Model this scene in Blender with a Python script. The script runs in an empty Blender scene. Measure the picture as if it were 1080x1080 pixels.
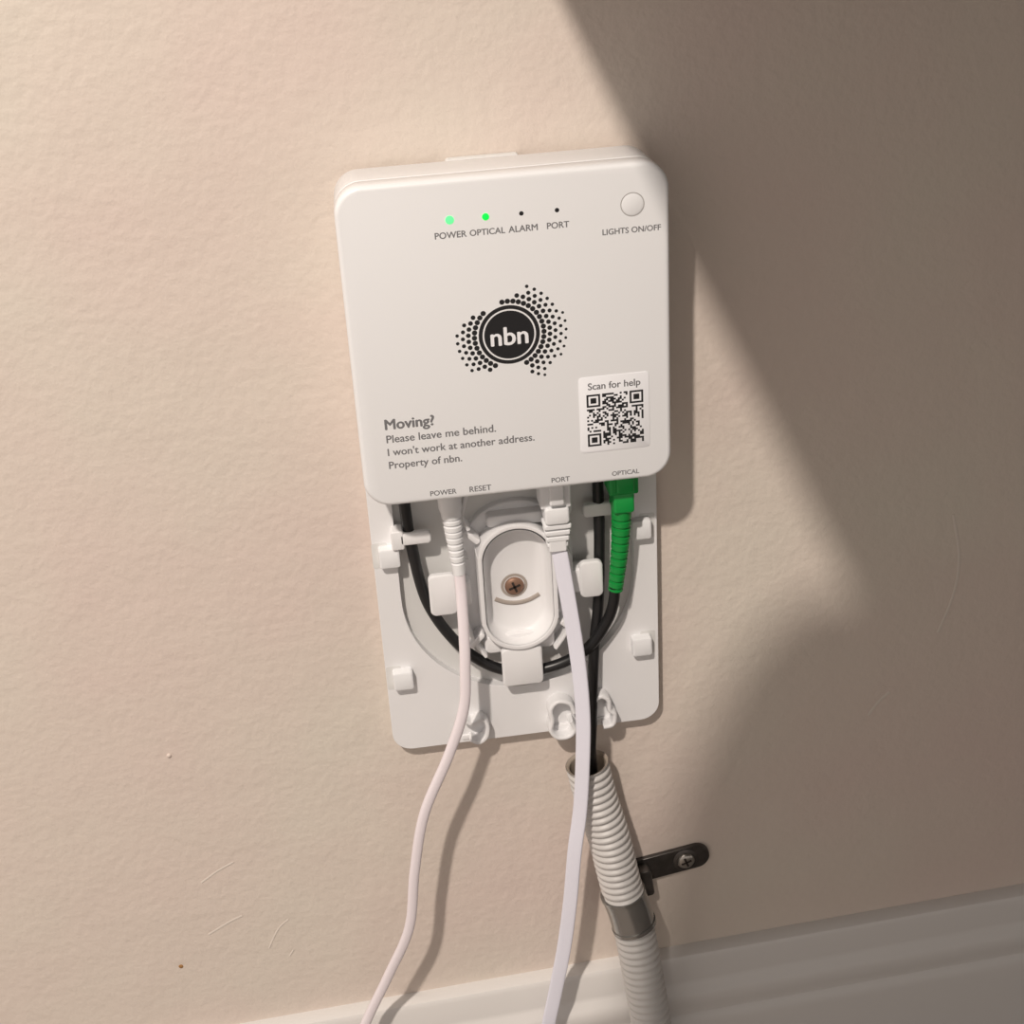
import bpy, bmesh, math, random
from mathutils import Vector, Matrix
S=0.001; ZOFF=0.64
THETA=-0.047141
XF=Matrix.Translation((0,0,ZOFF))@Matrix.Rotation(-THETA,4,'Y')
scene=bpy.context.scene
scene.view_settings.view_transform='Standard'

# ---------------------------------------------------------------- materials
def mat(name,col,rough=0.5,metal=0.0,spec=0.5,emit=None,estr=0,noise=None,bump=None,sss=0,coat=0,bump2=None):
    m=bpy.data.materials.new(name);m.use_nodes=True;nt=m.node_tree;b=nt.nodes['Principled BSDF']
    b.inputs['Base Color'].default_value=(*col,1);b.inputs['Roughness'].default_value=rough
    b.inputs['Metallic'].default_value=metal;b.inputs['Specular IOR Level'].default_value=spec
    if coat:b.inputs['Coat Weight'].default_value=coat
    if emit:
        b.inputs['Emission Color'].default_value=(*emit,1);b.inputs['Emission Strength'].default_value=estr
    tc=nt.nodes.new('ShaderNodeTexCoord')
    if noise:
        sc,c2,amt=noise
        n=nt.nodes.new('ShaderNodeTexNoise');n.inputs['Scale'].default_value=sc;n.inputs['Detail'].default_value=4
        nt.links.new(tc.outputs['Object'],n.inputs['Vector'])
        r=nt.nodes.new('ShaderNodeValToRGB');r.color_ramp.elements[0].position=.5-amt;r.color_ramp.elements[1].position=.5+amt
        r.color_ramp.elements[0].color=(*c2,1);r.color_ramp.elements[1].color=(*col,1)
        nt.links.new(n.outputs['Fac'],r.inputs['Fac']);nt.links.new(r.outputs['Color'],b.inputs['Base Color'])
    prev=None
    for bb in (bump2,bump):
        if not bb:continue
        sc,st,di=bb
        n=nt.nodes.new('ShaderNodeTexNoise');n.inputs['Scale'].default_value=sc;n.inputs['Detail'].default_value=3
        nt.links.new(tc.outputs['Object'],n.inputs['Vector'])
        bp=nt.nodes.new('ShaderNodeBump');bp.inputs['Strength'].default_value=st;bp.inputs['Distance'].default_value=di
        nt.links.new(n.outputs['Fac'],bp.inputs['Height'])
        if prev:nt.links.new(prev.outputs['Normal'],bp.inputs['Normal'])
        nt.links.new(bp.outputs['Normal'],b.inputs['Normal']);prev=bp
    return m
M_wall=mat('wall_paint',(0.69,0.635,0.555),0.55,spec=0.35,noise=(6,(0.70,0.585,0.53),.2),bump=(200,0.5,0.001),bump2=(30,0.25,0.004))
M_base=mat('baseboard_gloss',(0.71,0.69,0.67),0.3,bump=(60,0.1,0.0006))
M_floor=mat('floor_carpet',(0.35,0.31,0.28),0.9,bump=(500,0.5,0.002),noise=(300,(0.22,0.19,0.17),.3))
M_blocker=mat('blocker_dark_brown',(0.10,0.08,0.062),0.5,noise=(9,(0.07,0.052,0.042),.3))  # for the added, unseen shadow blocker
M_white=mat('white_plastic',(0.83,0.84,0.855),0.38,bump=(900,0.06,0.0002))
M_plate=mat('plate_plastic',(0.82,0.82,0.83),0.42)
M_plateshade=mat('plate_recess_shade',(0.71,0.71,0.70),0.5)  # same plate plastic, recess shade put into the colour
M_cable=mat('white_cable',(0.77,0.77,0.86),0.4)
M_pcable=mat('power_cable_vinyl',(0.84,0.775,0.81),0.4)
M_black=mat('black_cable',(0.012,0.012,0.013),0.35)
M_green=mat('green_plastic',(0.006,0.30,0.055),0.35)
M_greend=mat('green_boot',(0.005,0.26,0.045),0.45)
M_cond=mat('conduit_grey_pvc',(0.60,0.585,0.57),0.45)
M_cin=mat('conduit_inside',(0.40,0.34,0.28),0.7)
M_steel=mat('galvanised_steel',(0.14,0.13,0.125),0.36,metal=0.85,noise=(120,(0.08,0.075,0.07),.2))
M_sleeve=mat('sleeve_grey',(0.36,0.36,0.35),0.22,metal=0.85,coat=0.5)
M_brass=mat('copper_brown_screw',(0.30,0.18,0.125),0.55,metal=0.6)
M_dark=mat('dark_recess',(0.03,0.022,0.018),0.6)
M_ink=mat('black_ink',(0.010,0.010,0.012),0.5)
M_gink=mat('grey_ink',(0.18,0.18,0.19),0.5)
M_stick=mat('sticker_paper',(0.88,0.89,0.92),0.3)
M_led=mat('led_green',(0.0,0.5,0.05),0.4,emit=(0.0,1.0,0.06),estr=0.95)
M_led2=mat('led_pale_green',(0.05,0.5,0.12),0.4,emit=(0.16,1.0,0.32),estr=0.95)
M_shad=mat('seam_grey',(0.5,0.49,0.48),0.5)

# ---------------------------------------------------------------- helpers
def empty(name,xf=True):
    e=bpy.data.objects.new(name,None);scene.collection.objects.link(e);e.empty_display_size=0.02
    if xf:e.matrix_world=XF
    return e
def obj(name,bm,m,parent=None,smooth=40,doubles=True):
    if doubles: bmesh.ops.remove_doubles(bm,verts=bm.verts,dist=1e-7)
    bmesh.ops.recalc_face_normals(bm,faces=bm.faces)
    me=bpy.data.meshes.new(name);bm.to_mesh(me);bm.free()
    me.materials.append(m)
    if smooth:
        me.shade_smooth();me.set_sharp_from_angle(angle=math.radians(smooth))
    o=bpy.data.objects.new(name,me);scene.collection.objects.link(o)
    if parent:o.parent=parent
    return o
def V(x,d,z):return Vector((x*S,-d*S,z*S))
def rr(x0,x1,z0,z1,r,seg=8):
    r=min(r,(x1-x0)/2-1e-4,(z1-z0)/2-1e-4);p=[]
    for cx,cz,a in((x1-r,z1-r,0),(x0+r,z1-r,90),(x0+r,z0+r,180),(x1-r,z0+r,270)):
        for i in range(seg+1):
            t=math.radians(a+90*i/seg);p.append((cx+r*math.cos(t),cz+r*math.sin(t)))
    return p
def loft(bm,loops,cap=(True,True)):
    vs=[[bm.verts.new(p) for p in l] for l in loops];n=len(vs[0])
    for a,b in zip(vs,vs[1:]):
        for i in range(n):bm.faces.new((a[i],a[(i+1)%n],b[(i+1)%n],b[i]))
    if cap[0]:bm.faces.new(vs[0])
    if cap[1]:bm.faces.new(vs[-1])
def slab(bm,x0,x1,z0,z1,r,prof,seg=8,rot=0,piv=None):
    loops=[]
    c,s=math.cos(rot),math.sin(rot);px,pz=piv or((x0+x1)/2,(z0+z1)/2)
    for d,i in prof:
        l=[]
        for x,z in rr(x0+i,x1-i,z0+i,z1-i,max(r-i,.05),seg):
            l.append(V(px+(x-px)*c-(z-pz)*s,d,pz+(x-px)*s+(z-pz)*c))
        loops.append(l)
    loft(bm,loops)
def box(bm,x0,x1,z0,z1,d0,d1,r=1,b=.5,**k):
    slab(bm,x0,x1,z0,z1,r,[(d0,0),(d1-b,0),(d1-b*.3,b*.3),(d1,b)],**k)
def cr(pts,n=8,closed=False):
    P=[Vector(p) for p in pts];out=[];N=len(P)
    rng=N if closed else N-1
    for i in range(rng):
        if closed:a,b,c,d=P[(i-1)%N],P[i],P[(i+1)%N],P[(i+2)%N]
        else:a,b,c,d=P[max(i-1,0)],P[i],P[i+1],P[min(i+2,N-1)]
        for k in range(n):
            t=k/n
            out.append(.5*((2*b)+(c-a)*t+(2*a-5*b+4*c-d)*t*t+(3*b-a-3*c+d)*t**3))
    if not closed:out.append(P[-1])
    return out
def resample(p,step):
    out=[p[0].copy()];acc=0;last=p[0]
    for q in p[1:]:
        seg=(q-last).length
        while acc+seg>=step and seg>0:
            f=(step-acc)/seg;last=last.lerp(q,f);out.append(last.copy());seg=(q-last).length;acc=0
        acc+=seg;last=q
    out.append(p[-1]);return out
def sweep(bm,pts,sec,closed=False,seg=16,n=8,caps=True,step=None,power=2.0,smoothpath=True):
    """pts (x,d,z) mm; sec(s)->(a,b,twist) half sizes in mm"""
    p=cr([V(*q) for q in pts],n,closed) if smoothpath else [V(*q) for q in pts]
    if step:p=resample(p,step*S)
    N=len(p);loops=[];s=0
    for i in range(N):
        if i:s+=(p[i]-p[i-1]).length/S
        if closed:T=p[(i+1)%N]-p[i-1]
        else:T=p[min(i+1,N-1)]-p[max(i-1,0)]
        T.normalize();ref=Vector((0,-1,0))
        if abs(T.dot(ref))>.97:ref=Vector((0,0,1))
        Nn=(ref-T*T.dot(ref)).normalized();B=T.cross(Nn)
        q=sec(s);a,b=q[0],q[1];tw=q[2] if len(q)>2 else 0
        N2=Nn*math.cos(tw)+B*math.sin(tw);B2=B*math.cos(tw)-Nn*math.sin(tw)
        l=[]
        for k in range(seg):
            t=2*math.pi*k/seg;ct,st=math.cos(t),math.sin(t)
            u=math.copysign(abs(ct)**(2/power),ct);v=math.copysign(abs(st)**(2/power),st)
            l.append(p[i]+B2*(a*S*u)+N2*(b*S*v))
        loops.append(l)
    if closed:loops.append(loops[0])
    loft(bm,loops,(caps and not closed,caps and not closed))
def disc(bm,x,z,d,r,n=24,th=0.0):
    vs=[bm.verts.new(V(x+r*math.cos(2*math.pi*i/n),d,z+r*math.sin(2*math.pi*i/n))) for i in range(n)]
    bm.faces.new(vs)
def ring(bm,x,z,d,r0,r1,n=48):
    a=[bm.verts.new(V(x+r0*math.cos(2*math.pi*i/n),d,z+r0*math.sin(2*math.pi*i/n))) for i in range(n)]
    b=[bm.verts.new(V(x+r1*math.cos(2*math.pi*i/n),d,z+r1*math.sin(2*math.pi*i/n))) for i in range(n)]
    for i in range(n):bm.faces.new((a[i],a[(i+1)%n],b[(i+1)%n],b[i]))
def cyl(bm,x,z,prof,n=28):
    loft(bm,[[V(x+r*math.cos(2*math.pi*i/n),d,z+r*math.sin(2*math.pi*i/n)) for i in range(n)] for d,r in prof])

# ---------------------------------------------------------------- room
bm=bmesh.new();bmesh.ops.create_cube(bm,size=1,matrix=Matrix.Translation((0.1,0.05,1.2))@Matrix.Diagonal((4,0.1,2.4,1)))
wall=obj('wall_back',bm,M_wall,None,0)
bm=bmesh.new();bmesh.ops.create_cube(bm,size=1,matrix=Matrix.Translation((0.1,-1.45,-0.05))@Matrix.Diagonal((4,3.1,0.1,1)))
obj('floor',bm,M_floor,None,0)
prof=[(0,-471),(5,-471),(8,-472.5),(9.5,-475),(10,-489),(11,-492),(14,-495),(15.5,-499),(15.5,-506),(14.5,-508),(14.5,-511),(17,-514),(18,-519),(18,-640),(0,-640)]
bm=bmesh.new()
loft(bm,[[Vector((x,-d*S,z*S+ZOFF)) for d,z in prof] for x in (-1.9,2.1)])
obj('baseboard_back',bm,M_base,None,30)
bm=bmesh.new()
def wv(x,z,d=.15):return (x,d,z)
for pts,w in (([(-197,-367),(-187,-361),(-178,-357)],.6),([(-200,-403),(-188,-397),(-180,-394)],.7),
              ([(-170,-420),(-163,-408),(-156,-402)],.5),([(216,-215),(220,-240),(218,-262),(210,-285)],.8),
              ([(172,-331),(178,-323),(184,-318)],.9),([(-160,-428),(-157,-424)],.5)):
    sweep(bm,[wv(x,z) for x,z in pts],lambda s,w=w:(w,.12),seg=8)
o=obj('paint_scuffs',bm,mat('scuff_paint',(0.72,0.655,0.59),.7),wall,60);o.location=(0,0,ZOFF)
bm=bmesh.new()
cyl(bm,-197,-283,[(0,1.3),(.5,1.1),(.9,.4)],12)
o=obj('paint_nib',bm,M_wall,wall,60);o.location=(0,0,ZOFF)
bm=bmesh.new();cyl(bm,-219,-422,[(0,1.3),(.3,1.1)],12)
o=obj('brown_speck',bm,mat('brown_speck',(0.35,0.18,0.06),.7),wall,60);o.location=(0,0,ZOFF)

# ---------------------------------------------------------------- lamp + desk added out of view, outline projected back from the wanted shadow
T0=Vector((0,-0.02,-0.2+ZOFF))
LP=T0+Vector((-.42,-1,1.25)).normalized()*2.1
ld=bpy.data.lights.new('ceiling_lamp','POINT');ld.energy=142;ld.shadow_soft_size=0.036;ld.color=(1.0,0.895,0.80)
lo=bpy.data.objects.new('ceiling_lamp',ld);scene.collection.objects.link(lo);lo.location=LP
Z0=0.200+ZOFF
shadow=[(36-.4*100,159),(36,59),(89,-73),(150,-222),(177,-285),(170,-290),(140,-287),(122,-297),(105,-315),(88,-345),(66,-391),(50,-450),(35,-540),(20,-640)]
edge=[]
for i,(x,z) in enumerate(shadow):
    w=Vector((x*S,0,z*S+ZOFF));t=(Z0-w.z)/(LP.z-w.z);q=w.lerp(LP,t);edge.append((q.x,min(q.y,-0.0)))
x0=edge[0][0]-0.4*(0.041)
poly=[(x0,-0.001)]+edge+[(edge[-1][0],-1.3),(1.9,-1.3),(1.9,-0.001)]
blocker=empty('shadow_blocker',False)
bm=bmesh.new()
loft(bm,[[Vector((x,y,z)) for x,y in poly] for z in (Z0,Z0+0.025)])
obj('blocker_top',bm,M_blocker,blocker,0)
bm=bmesh.new()
for x,y in((1.8,-.1),(1.8,-1.2),(.75,-1.2),(.75,-.1)):
    bmesh.ops.create_cube(bm,size=1,matrix=Matrix.Translation((x,y,Z0/2))@Matrix.Diagonal((.06,.06,Z0,1)))
obj('blocker_legs',bm,M_blocker,blocker,0)

# ---------------------------------------------------------------- mounting plate
pl=empty('wall_mounting_plate')
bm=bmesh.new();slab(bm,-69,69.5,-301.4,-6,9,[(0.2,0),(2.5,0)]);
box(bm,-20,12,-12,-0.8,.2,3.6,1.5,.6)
obj('base_panel',bm,M_plateshade,pl)
bm=bmesh.new()
def loopverts(l,d):
    vs=[bm.verts.new(V(x,d,z)) for x,z in l];return [bm.edges.new((vs[i],vs[(i+1)%len(vs)])) for i in range(len(vs))]
outer=rr(-69.5,70,-301.4,-6,10,8)
R=58;cz=-213
U=[(R,-90)]+[(-R,-90)]+[(R*math.cos(math.radians(a)),cz+R*math.sin(math.radians(a))) for a in range(180,361,6)]
e=loopverts(outer,2.4)+loopverts(U,2.4)
g=bmesh.ops.triangle_fill(bm,use_beauty=True,edges=e)
ff=[f for f in bm.faces]
ex=bmesh.ops.extrude_face_region(bm,geom=ff)
for v in [v for v in ex['geom'] if isinstance(v,bmesh.types.BMVert)]:v.co.y-=5.1*S
o=obj('raised_frame',bm,M_plate,pl,35,False)
bv=o.modifiers.new('bevel','BEVEL');bv.width=.0012;bv.segments=3;bv.limit_method='ANGLE';bv.angle_limit=math.radians(50)
UP=5.5
bm=bmesh.new()
slab(bm,-28,28,-256+UP,-166,27,[(2.4,0),(6,.2),(6.6,.8)],seg=12)
obj('spool_platform',bm,M_plate,pl)
bm=bmesh.new()
st=rr(-19,17,-247.5+UP,-180+UP,18.2,10)
sweep(bm,[(x,12,z) for x,z in st],lambda s:(1.3,6),closed=True,n=2,seg=16,power=5)
st2=[(-17.6,15.6,-246,-182,17,17.2),(-17,15,-245.4,-182.6,16.5,14),(-15.5,13.5,-244,-184,15,9.5),(-13.5,11.5,-242,-186,13,8)]
loft(bm,[[V(x,d,z+UP) for x,z in rr(a,b,c,e2,r,10)] for a,b,c,e2,r,d in st2],(False,True))
obj('spool_wall',bm,M_plate,pl,50)
bm=bmesh.new()
sweep(bm,[(-12,8.2,-218),(-7,8.2,-220.5),(-1,8.2,-221.5),(5,8.2,-220.5),(10,8.2,-218)],lambda s:(1.2,.5),seg=10)
ring(bm,-2.2,-211.5,8.25,5.2,6.6)
obj('keyhole_slot',bm,mat('slot_shade',(0.40,0.35,0.31),.6),pl)
bm=bmesh.new()
box(bm,-11.5,9,-265,-243,13.5,16.5,2.5,.8)
box(bm,-19,16,-247,-237,6,12,3,.8)
box(bm,-44.5,-31,-219.5,-197,13,16,3,.8)
box(bm,-33,-24,-216,-203,6,15,1.5,.8)
box(bm,29.5,41,-219,-199,13,16,3,.8)
box(bm,23,33,-216,-203,6,15,1.5,.8)
box(bm,-56,-41,-180,-173.5,11,14,2,.8)
box(bm,33,56,-177,-170,9,12,2,.8)
box(bm,-60,-54,-182,-172,6,14,1,.6)
box(bm,50,58,-180,-168,6,12,1,.6)
box(bm,-14,14,-176,-170,6,13,2,.8)
for x,z,a in((-22,-179,45),(22,-179,-45),(23,-235,45),(-23,-237,-45)):
    box(bm,x-5,x+5,z-1.5,z+1.5,6,15,1.2,.5,rot=math.radians(-a))
for x in(-22,22):
    sweep(bm,[(x*1.05,12,-174),(x*1.18,12,-168),(x*1.1,12,-160),(x*.95,12,-148)],lambda s:(1.2,5),seg=12,power=4)
sweep(bm,[(-25,11,-190),(-27,11,-198),(-27,11,-226),(-24,11,-238),(-19,11,-247)],lambda s:(1.0,4),seg=12,power=4)
sweep(bm,[(23,11,-190),(25.5,11,-198),(25.5,11,-226),(22,11,-238),(16,11,-247)],lambda s:(1.0,4),seg=12,power=4)
obj('cable_retaining_tabs',bm,M_plate,pl,50)
bm=bmesh.new();bd=bmesh.new()
for x,z in((-62,-187),(-61.5,-257),(61,-187),(60.5,-254)):
    s=1 if x<0 else -1
    box(bm,x-4.8,x+5.4,z-5.2,z+5.2,7,12.5,1.4,1)
    slab(bd,x-4*s-3.8,x-4*s+3.8,z-6.8,z+6.8,1,[(7.45,0),(7.6,0)])
obj('square_clips',bm,M_white,pl);obj('clip_hole_shade',bd,M_plateshade,pl)  # flat darker patches by the clips paint the shade of square holes
bm=bmesh.new()
def hook(pts,b=4.5,a=1.3,d=11):
    sweep(bm,[(x,d,z) for x,z in pts],lambda s:(a,b),seg=16,power=4,n=6)
hook([(24,-287),(22,-281),(16,-279),(12,-283),(12.5,-290),(11.5,-296),(15,-301),(21,-301),(24,-297),(22,-292)])
hook([(33,-300),(33.5,-295),(32,-290),(34,-283),(38,-279),(42,-282),(42.5,-288),(45,-291),(44,-297),(39,-298)])
hook([(-33,-283),(-29,-286),(-24,-284),(-21,-288),(-22,-295),(-26,-298),(-30,-296)],b=4,a=1.1)
box(bm,11,27,-301,-297,2,9,1.2,.5)
box(bm,32,46,-299,-296,2,9,1.2,.5)
box(bm,-34,-21,-300,-296.5,2,8,1.2,.5)
obj('cable_hooks',bm,M_plate,pl,50)
sc=empty('mounting_screw')
def screw(par,x,z,d,r,m,mslot):
    bm=bmesh.new();cyl(bm,x,z,[(d-1,r*.9),(d,r),(d+.5,r),(d+1.3,r*.8),(d+1.7,r*.45),(d+1.8,r*.1)]);obj('screw_head',bm,m,par,60)
    bm=bmesh.new()
    for a in(20,110):
        slab(bm,x-r*.62,x+r*.62,z-r*.12,z+r*.12,.3,[(d+1.2,0),(d+1.86,0)],seg=3,rot=math.radians(a))
    obj('cross_slot',bm,mslot,par,40)
screw(sc,-2.2,-211.5,8.6,4.8,M_brass,M_dark)

# ---------------------------------------------------------------- network box
nb=empty('fibre_network_box')
D=40.4
bm=bmesh.new()
slab(bm,-70,70,-145.3,0,12,[(4,2.2),(6,.9),(28.5,.3),(29.3,.9)],seg=12)
obj('rear_housing',bm,M_white,nb,35)
bm=bmesh.new();slab(bm,-68.6,68.6,-144,-1.4,11,[(29,0),(30.6,0)],seg=12);obj('seam',bm,M_shad,nb)
bm=bmesh.new();slab(bm,-70,70,-145.3,0,12,[(30.2,.7),(30.8,.1),(38.2,0),(39.2,.3),(39.9,.8),(40.25,1.4),(D,2.2)],seg=14)
obj('front_cover',bm,M_white,nb,60)
E=D+.04
bm=bmesh.new();cyl(bm,-23,-17,[(D-.2,1.8),(D+.15,1.8),(D+.25,1.5)],20);obj('power_led',bm,M_led2,nb)
bm=bmesh.new();cyl(bm,-8,-17,[(D-.2,1.5),(D+.15,1.5),(D+.25,1.2)],20);obj('optical_led',bm,M_led,nb)
bm=bmesh.new();disc(bm,7,-17,E,.95);disc(bm,22,-17,E,.95);obj('unlit_leds',bm,M_ink,nb,0)
bm=bmesh.new();ring(bm,54,-17.5,E,4.7,5.15);obj('button_gap',bm,mat('gap_grey',(0.42,0.41,0.40),.6),nb,0)
bm=bmesh.new();cyl(bm,54,-17.5,[(D-.5,4.6),(D+.1,4.6),(D+.25,4.2)],40);obj('button',bm,M_white,nb)
def text(name,s,x,z,width,m,align='C',off=0.0,d=E,h=None,bold=0,font_dx=0):
    cu=bpy.data.curves.new(name,'FONT');cu.body=s;cu.size=1;cu.align_x='LEFT';cu.offset=off;cu.resolution_u=4
    o=bpy.data.objects.new(name+'_tmp',cu);scene.collection.objects.link(o)
    bpy.context.view_layer.update()
    me=bpy.data.meshes.new_from_object(o.evaluated_get(bpy.context.evaluated_depsgraph_get()))
    bpy.data.objects.remove(o)
    xs=[v.co.x for v in me.vertices];ys=[v.co.y for v in me.vertices]
    k=width/(max(xs)-min(xs));kh=k if h is None else h/(max(ys)-min(ys))
    cx=(min(xs)+max(xs))/2 if align=='C' else min(xs)
    cy=0.35
    for v in me.vertices:
        v.co=V(x+(v.co.x-cx)*k,d,z+(v.co.y-cy)*kh)
    if bold:
        b2=bmesh.new()
        for dx,dz,dd in((-bold,0,0),(bold,0,.002),(0,bold*.7,.004),(0,-bold*.7,.006)):
            me2=me.copy();me2.transform(Matrix.Translation((dx*S,-dd*S,dz*S)));b2.from_mesh(me2)
        b2.to_mesh(me);b2.free()
    me.name=name;me.materials.clear();me.materials.append(m)
    p=bpy.data.objects.new(name,me);scene.collection.objects.link(p);p.parent=nb;return p
text('label_power','POWER',-23,-23.3,13.2,M_gink,bold=.08)
text('label_optical','OPTICAL',-7.6,-23.3,14.8,M_gink,bold=.08)
text('label_alarm','ALARM',7.4,-23.3,12.2,M_gink,bold=.08)
text('label_port','PORT',22.2,-23.3,9.3,M_gink,bold=.08)
text('label_lights','LIGHTS ON/OFF',53.5,-28.3,25,M_gink,bold=.08)
text('text_moving','Moving?',-58,-105.3,21.5,M_gink,'L',bold=.24)
text('text_line_a','Please leave me behind.',-58,-112.3,48.5,M_gink,'L',bold=.09)
text('text_line_b',"I won't work at another address.",-58,-118.6,65.5,M_gink,'L',bold=.09)
text('text_line_c','Property of nbn.',-58,-124.9,32.5,M_gink,'L',bold=.09)
text('port_label_power','POWER',-35,-141,11.8,M_gink,bold=.07)
text('port_label_reset','RESET',-18.2,-141,9.8,M_gink,bold=.07)
text('port_label_port','PORT',18.5,-141,8.3,M_gink,bold=.07)
text('port_label_optical','OPTICAL',48.5,-141,12.5,M_gink,bold=.07)
bm=bmesh.new();lx,lz=-1,-69.5;px=1/2.48
disc(bm,lx,lz,E,27*px,64);ring(bm,lx,lz,E,28.8*px,33*px,64)
ctl=[(0,60),(20,60),(40,55),(60,60),(68,46),(80,38),(105,38),(112,0),(128,0),(135,40),(150,46),(168,56),(190,58),(212,56),(230,50),(245,38),(258,0),(284,0),(292,44),(302,70),(314,56),(335,62),(360,60)]
def mr(a):
    for (a0,r0),(a1,r1) in zip(ctl,ctl[1:]):
        if a0<=a<=a1:return r0+(r1-r0)*(a-a0)/(a1-a0)
for k in range(40):
    a=k*360/40
    for j,rad in enumerate((37.5,44,50,56,61.5,67)):
        if rad<=mr(a)+1.5:
            t=math.radians(a+(4.5 if j%2 else 0));disc(bm,lx+rad*px*math.cos(t),lz+rad*px*math.sin(t),E,(2.9-.32*j)*px,12)
obj('logo_print',bm,M_ink,nb,0)
text('logo_text','nbn',lx,lz-.4,16,M_stick,off=.0,d=E+.05,bold=.25)
bm=bmesh.new();slab(bm,28.3,60,-129.3,-92.8,1.8,[(D-.1,0),(D+.12,0),(D+.18,.1)],seg=6);obj('sticker',bm,M_stick,nb)
text('sticker_text','Scan for help',44.2,-97.3,23.5,M_gink,d=D+.22,bold=.1)
bm=bmesh.new();random.seed(4);N=29;qs=25.6/N;q0x,q0z=31.6,-101.2
def finder(i,j):
    for a,b in((0,0),(0,N-7),(N-7,0)):
        u,v=i-a,j-b
        if -1<=u<=7 and -1<=v<=7:
            if u in(-1,7) or v in(-1,7):return 0
            if u in(0,6) or v in(0,6) or(2<=u<=4 and 2<=v<=4):return 1
            return 0
    return None
for i in range(N):
    for j in range(N):
        f=finder(i,j)
        if f is None:f=random.random()<.52
        if f:
            x=q0x+j*qs;z=q0z-i*qs*.98;h=qs*.98
            bm.faces.new([bm.verts.new(V(*q)) for q in((x,D+.22,z),(x+qs,D+.22,z),(x+qs,D+.22,z-h),(x,D+.22,z-h))])
obj('qr_code',bm,M_ink,nb,0)
bm=bmesh.new()
for x,w,d0,d1 in((-31,5,15,26),(-18,1.5,18,21),(18,8,12,27),(50,8,12,27)):
    bm.faces.new([bm.verts.new(V(*q)) for q in((x-w,d0,-145.4),(x+w,d0,-145.4),(x+w,d1,-145.4),(x-w,d1,-145.4))])
obj('port_openings',bm,M_dark,nb,0)

# ---------------------------------------------------------------- power cable
pc=empty('power_cable')
bm=bmesh.new()
def ribs(s):
    if s<15:return (5.6,5.6)
    if s<17:return (5.6-(s-15)*.25,)*2
    r=4.9-(s-17)*.06
    if 20<s<44 and (s%3.3)<1.1:r-=.7
    return (r,r)
sweep(bm,[(-31.5,20,-144),(-31.2,20,-158),(-30.5,20.5,-175),(-29.5,21.5,-194)],ribs,step=.4,seg=24)
obj('plug',bm,M_white,pc,45)
bm=bmesh.new()
sweep(bm,[(-29.6,21.5,-190),(-29.5,23,-202),(-30,27,-222),(-31,30,-241),(-33.5,32,-264),(-43,33,-290),(-58,33,-324),(-66,33,-360),(-72,32,-398),(-86,29,-432),(-102,28,-466),(-118,30,-505),(-128,32,-560),(-132,34,-612),(-150,60,-634),(-190,100,-637)],lambda s:(2.7,2.0),step=2,seg=18,power=2.4)
obj('cord',bm,M_pcable,pc,60)
# ---------------------------------------------------------------- ethernet cable
ec=empty('ethernet_cable')
bm=bmesh.new()
box(bm,10.6,25.2,-163,-145.5,14,26,1,.8)
box(bm,14.5,21.5,-160,-146,25,29.5,1,.8)
box(bm,12.2,24,-171,-162,15,27.5,2,1)
for i in range(4):
    w=6.6-i*.5
    slab(bm,18.3-w,18.3+w,-174-i*3.6,-171.3-i*3.6,1,[(16+i*.5,.6),(16.5+i*.5,0),(26-i*.8,0),(26.6-i*.8,.6)])
slab(bm,14,22.6,-187,-170,1,[(18,.6),(18.5,0),(24,0),(24.6,.6)])
obj('plug',bm,M_white,ec,45)
bm=bmesh.new()
def et(s):
    return (3.9,1.0,.15+.4*math.sin(s/90.0))
sweep(bm,[(18.3,21,-183),(20,23,-196),(24.5,27,-240),(26,30,-274),(25,31,-302),(22.5,31,-335),(18.5,31,-363),(15,30,-397),(10.5,29,-430),(4,29,-463),(-1,30,-486),(-8,31,-530),(-14,33,-580),(-20,36,-620),(-40,70,-635),(-80,110,-637)],et,step=2,seg=18,power=4)
obj('flat_cord',bm,M_cable,ec,60)
# ---------------------------------------------------------------- fibre cable
fc=empty('fibre_optic_cable')
bm=bmesh.new()
def circ(r):return lambda s:(r,r)
sweep(bm,[(-52,10,-146.2),(-52,10,-160),(-50.5,10,-183),(-45,10,-216),(-30,10,-243),(-11,10.5,-258),(11,11,-260),(31,13,-251),(42,15,-235),(45.5,18,-222),(46,19.5,-212)],circ(2.8),step=2)
sweep(bm,[(41,9,-146.2),(41,9,-160),(41,9,-190),(39.5,9,-225),(36.5,11,-248),(34.5,13,-270),(33,14,-295),(32,14.5,-318),(34.5,15.5,-348)],circ(2.8),step=2)
obj('black_sheath',bm,M_black,fc,60)
bm=bmesh.new()
box(bm,43.5,57.5,-160,-145.6,13,26,1,1)
box(bm,46.5,55,-158,-146,25,28.5,.8,.8)
box(bm,45.5,55.5,-170,-159,14,25.5,1.5,1)
obj('connector_body',bm,M_green,fc,45)
bm=bmesh.new()
def gb(s):
    r=5.1-s*.03
    if s>8 and (s%4.2)<1.3:r-=.9
    return(r,r)
sweep(bm,[(50.3,19.5,-166),(49.8,19.5,-180),(48.5,19.5,-196),(46.3,19.5,-214)],gb,step=.4,seg=20)
obj('connector_boot',bm,M_greend,fc,45)
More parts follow.
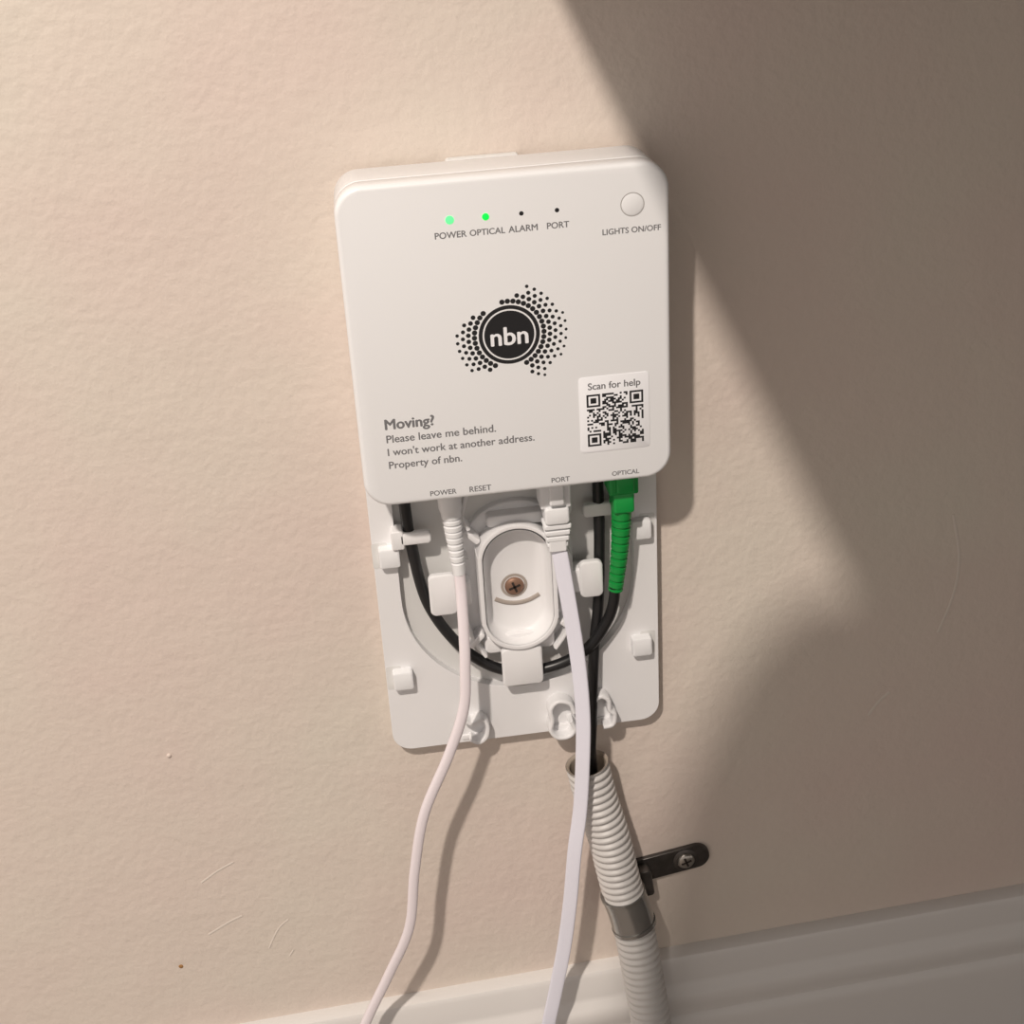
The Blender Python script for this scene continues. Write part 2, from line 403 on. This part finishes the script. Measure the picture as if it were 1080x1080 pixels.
# ---------------------------------------------------------------- conduit
cp=[(29.5,15,-319),(33.5,15.5,-342),(39.5,16,-368),(45,17,-400),(50.5,20,-426),(54.5,25,-458),(58,31,-495),(62,33,-550),(64,33,-600),(65,33,-638)]
co=empty('corrugated_conduit')
bm=bmesh.new()
def cf(s):
    ph=(s%4.5)/4.5
    k=.5+.5*math.tanh(3.2*math.cos(2*math.pi*ph))/math.tanh(3.2)
    r=10.0+1.5*k
    return(r,r)
sweep(bm,cp,cf,step=.45,seg=40,caps=False,n=12)
obj('ribbed_tube',bm,M_cond,co,80)
bm=bmesh.new()
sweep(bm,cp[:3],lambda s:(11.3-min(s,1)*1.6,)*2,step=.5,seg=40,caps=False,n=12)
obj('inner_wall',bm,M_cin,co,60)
# ---------------------------------------------------------------- clamp
cl=empty('conduit_clamp')
bm=bmesh.new()
sweep(bm,[(46.4,17.5,-408),(49,19,-417),(51.2,20.8,-427.5)],lambda s:(12.1,12.1),step=2,seg=40,caps=False)
sweep(bm,[(46.1,17.4,-406.5),(46.5,17.5,-408.5)],lambda s:(12.6,12.6),step=1,seg=40)
sweep(bm,[(51.1,20.7,-426.5),(51.6,21,-428.5)],lambda s:(12.6,12.6),step=1,seg=40)
obj('saddle_band',bm,M_sleeve,cl,50)
bm=bmesh.new()
slab(bm,46,99,-413,-397,7.5,[(0.2,0),(2.2,0),(2.6,.4)],rot=math.radians(9))
slab(bm,52,65,-420,-402,2,[(1,0),(9,0),(9.6,.5)],rot=math.radians(7))
obj('fixing_tab',bm,M_steel,cl,45)
bm=bmesh.new();cyl(bm,85,-403,[(2.5,7.2),(3.1,7.2),(3.3,6.9)]);obj('washer',bm,M_steel,cl,40)
screw(cl,85,-403,3.6,4.9,mat('zinc_screw',(0.45,0.43,0.4),.3,metal=.9),M_dark)

# ---------------------------------------------------------------- world
w=bpy.data.worlds.new('room_ambient');scene.world=w;w.use_nodes=True
bg=w.node_tree.nodes['Background'];bg.inputs['Color'].default_value=(1.0,0.905,0.83,1);bg.inputs['Strength'].default_value=0.60

# ---------------------------------------------------------------- camera
C=Vector((-63.861,-643.24,155.14));yaw,pit,rol=.086055,.47281,-.11423;f=1571.6
fw=Vector((math.sin(yaw)*math.cos(pit),math.cos(yaw)*math.cos(pit),-math.sin(pit)))
r0=fw.cross(Vector((0,0,1))).normalized();u0=r0.cross(fw)
r=r0*math.cos(rol)+u0*math.sin(rol);u=-r0*math.sin(rol)+u0*math.cos(rol)
cd=bpy.data.cameras.new('camera');cam=bpy.data.objects.new('camera',cd);scene.collection.objects.link(cam)
mw=Matrix((r,u,-fw)).transposed().to_4x4();mw.translation=C*S+Vector((0,0,ZOFF));cam.matrix_world=mw
cd.sensor_fit='HORIZONTAL';cd.sensor_width=36;cd.lens=f*36/1080;cd.clip_start=.01
scene.camera=cam
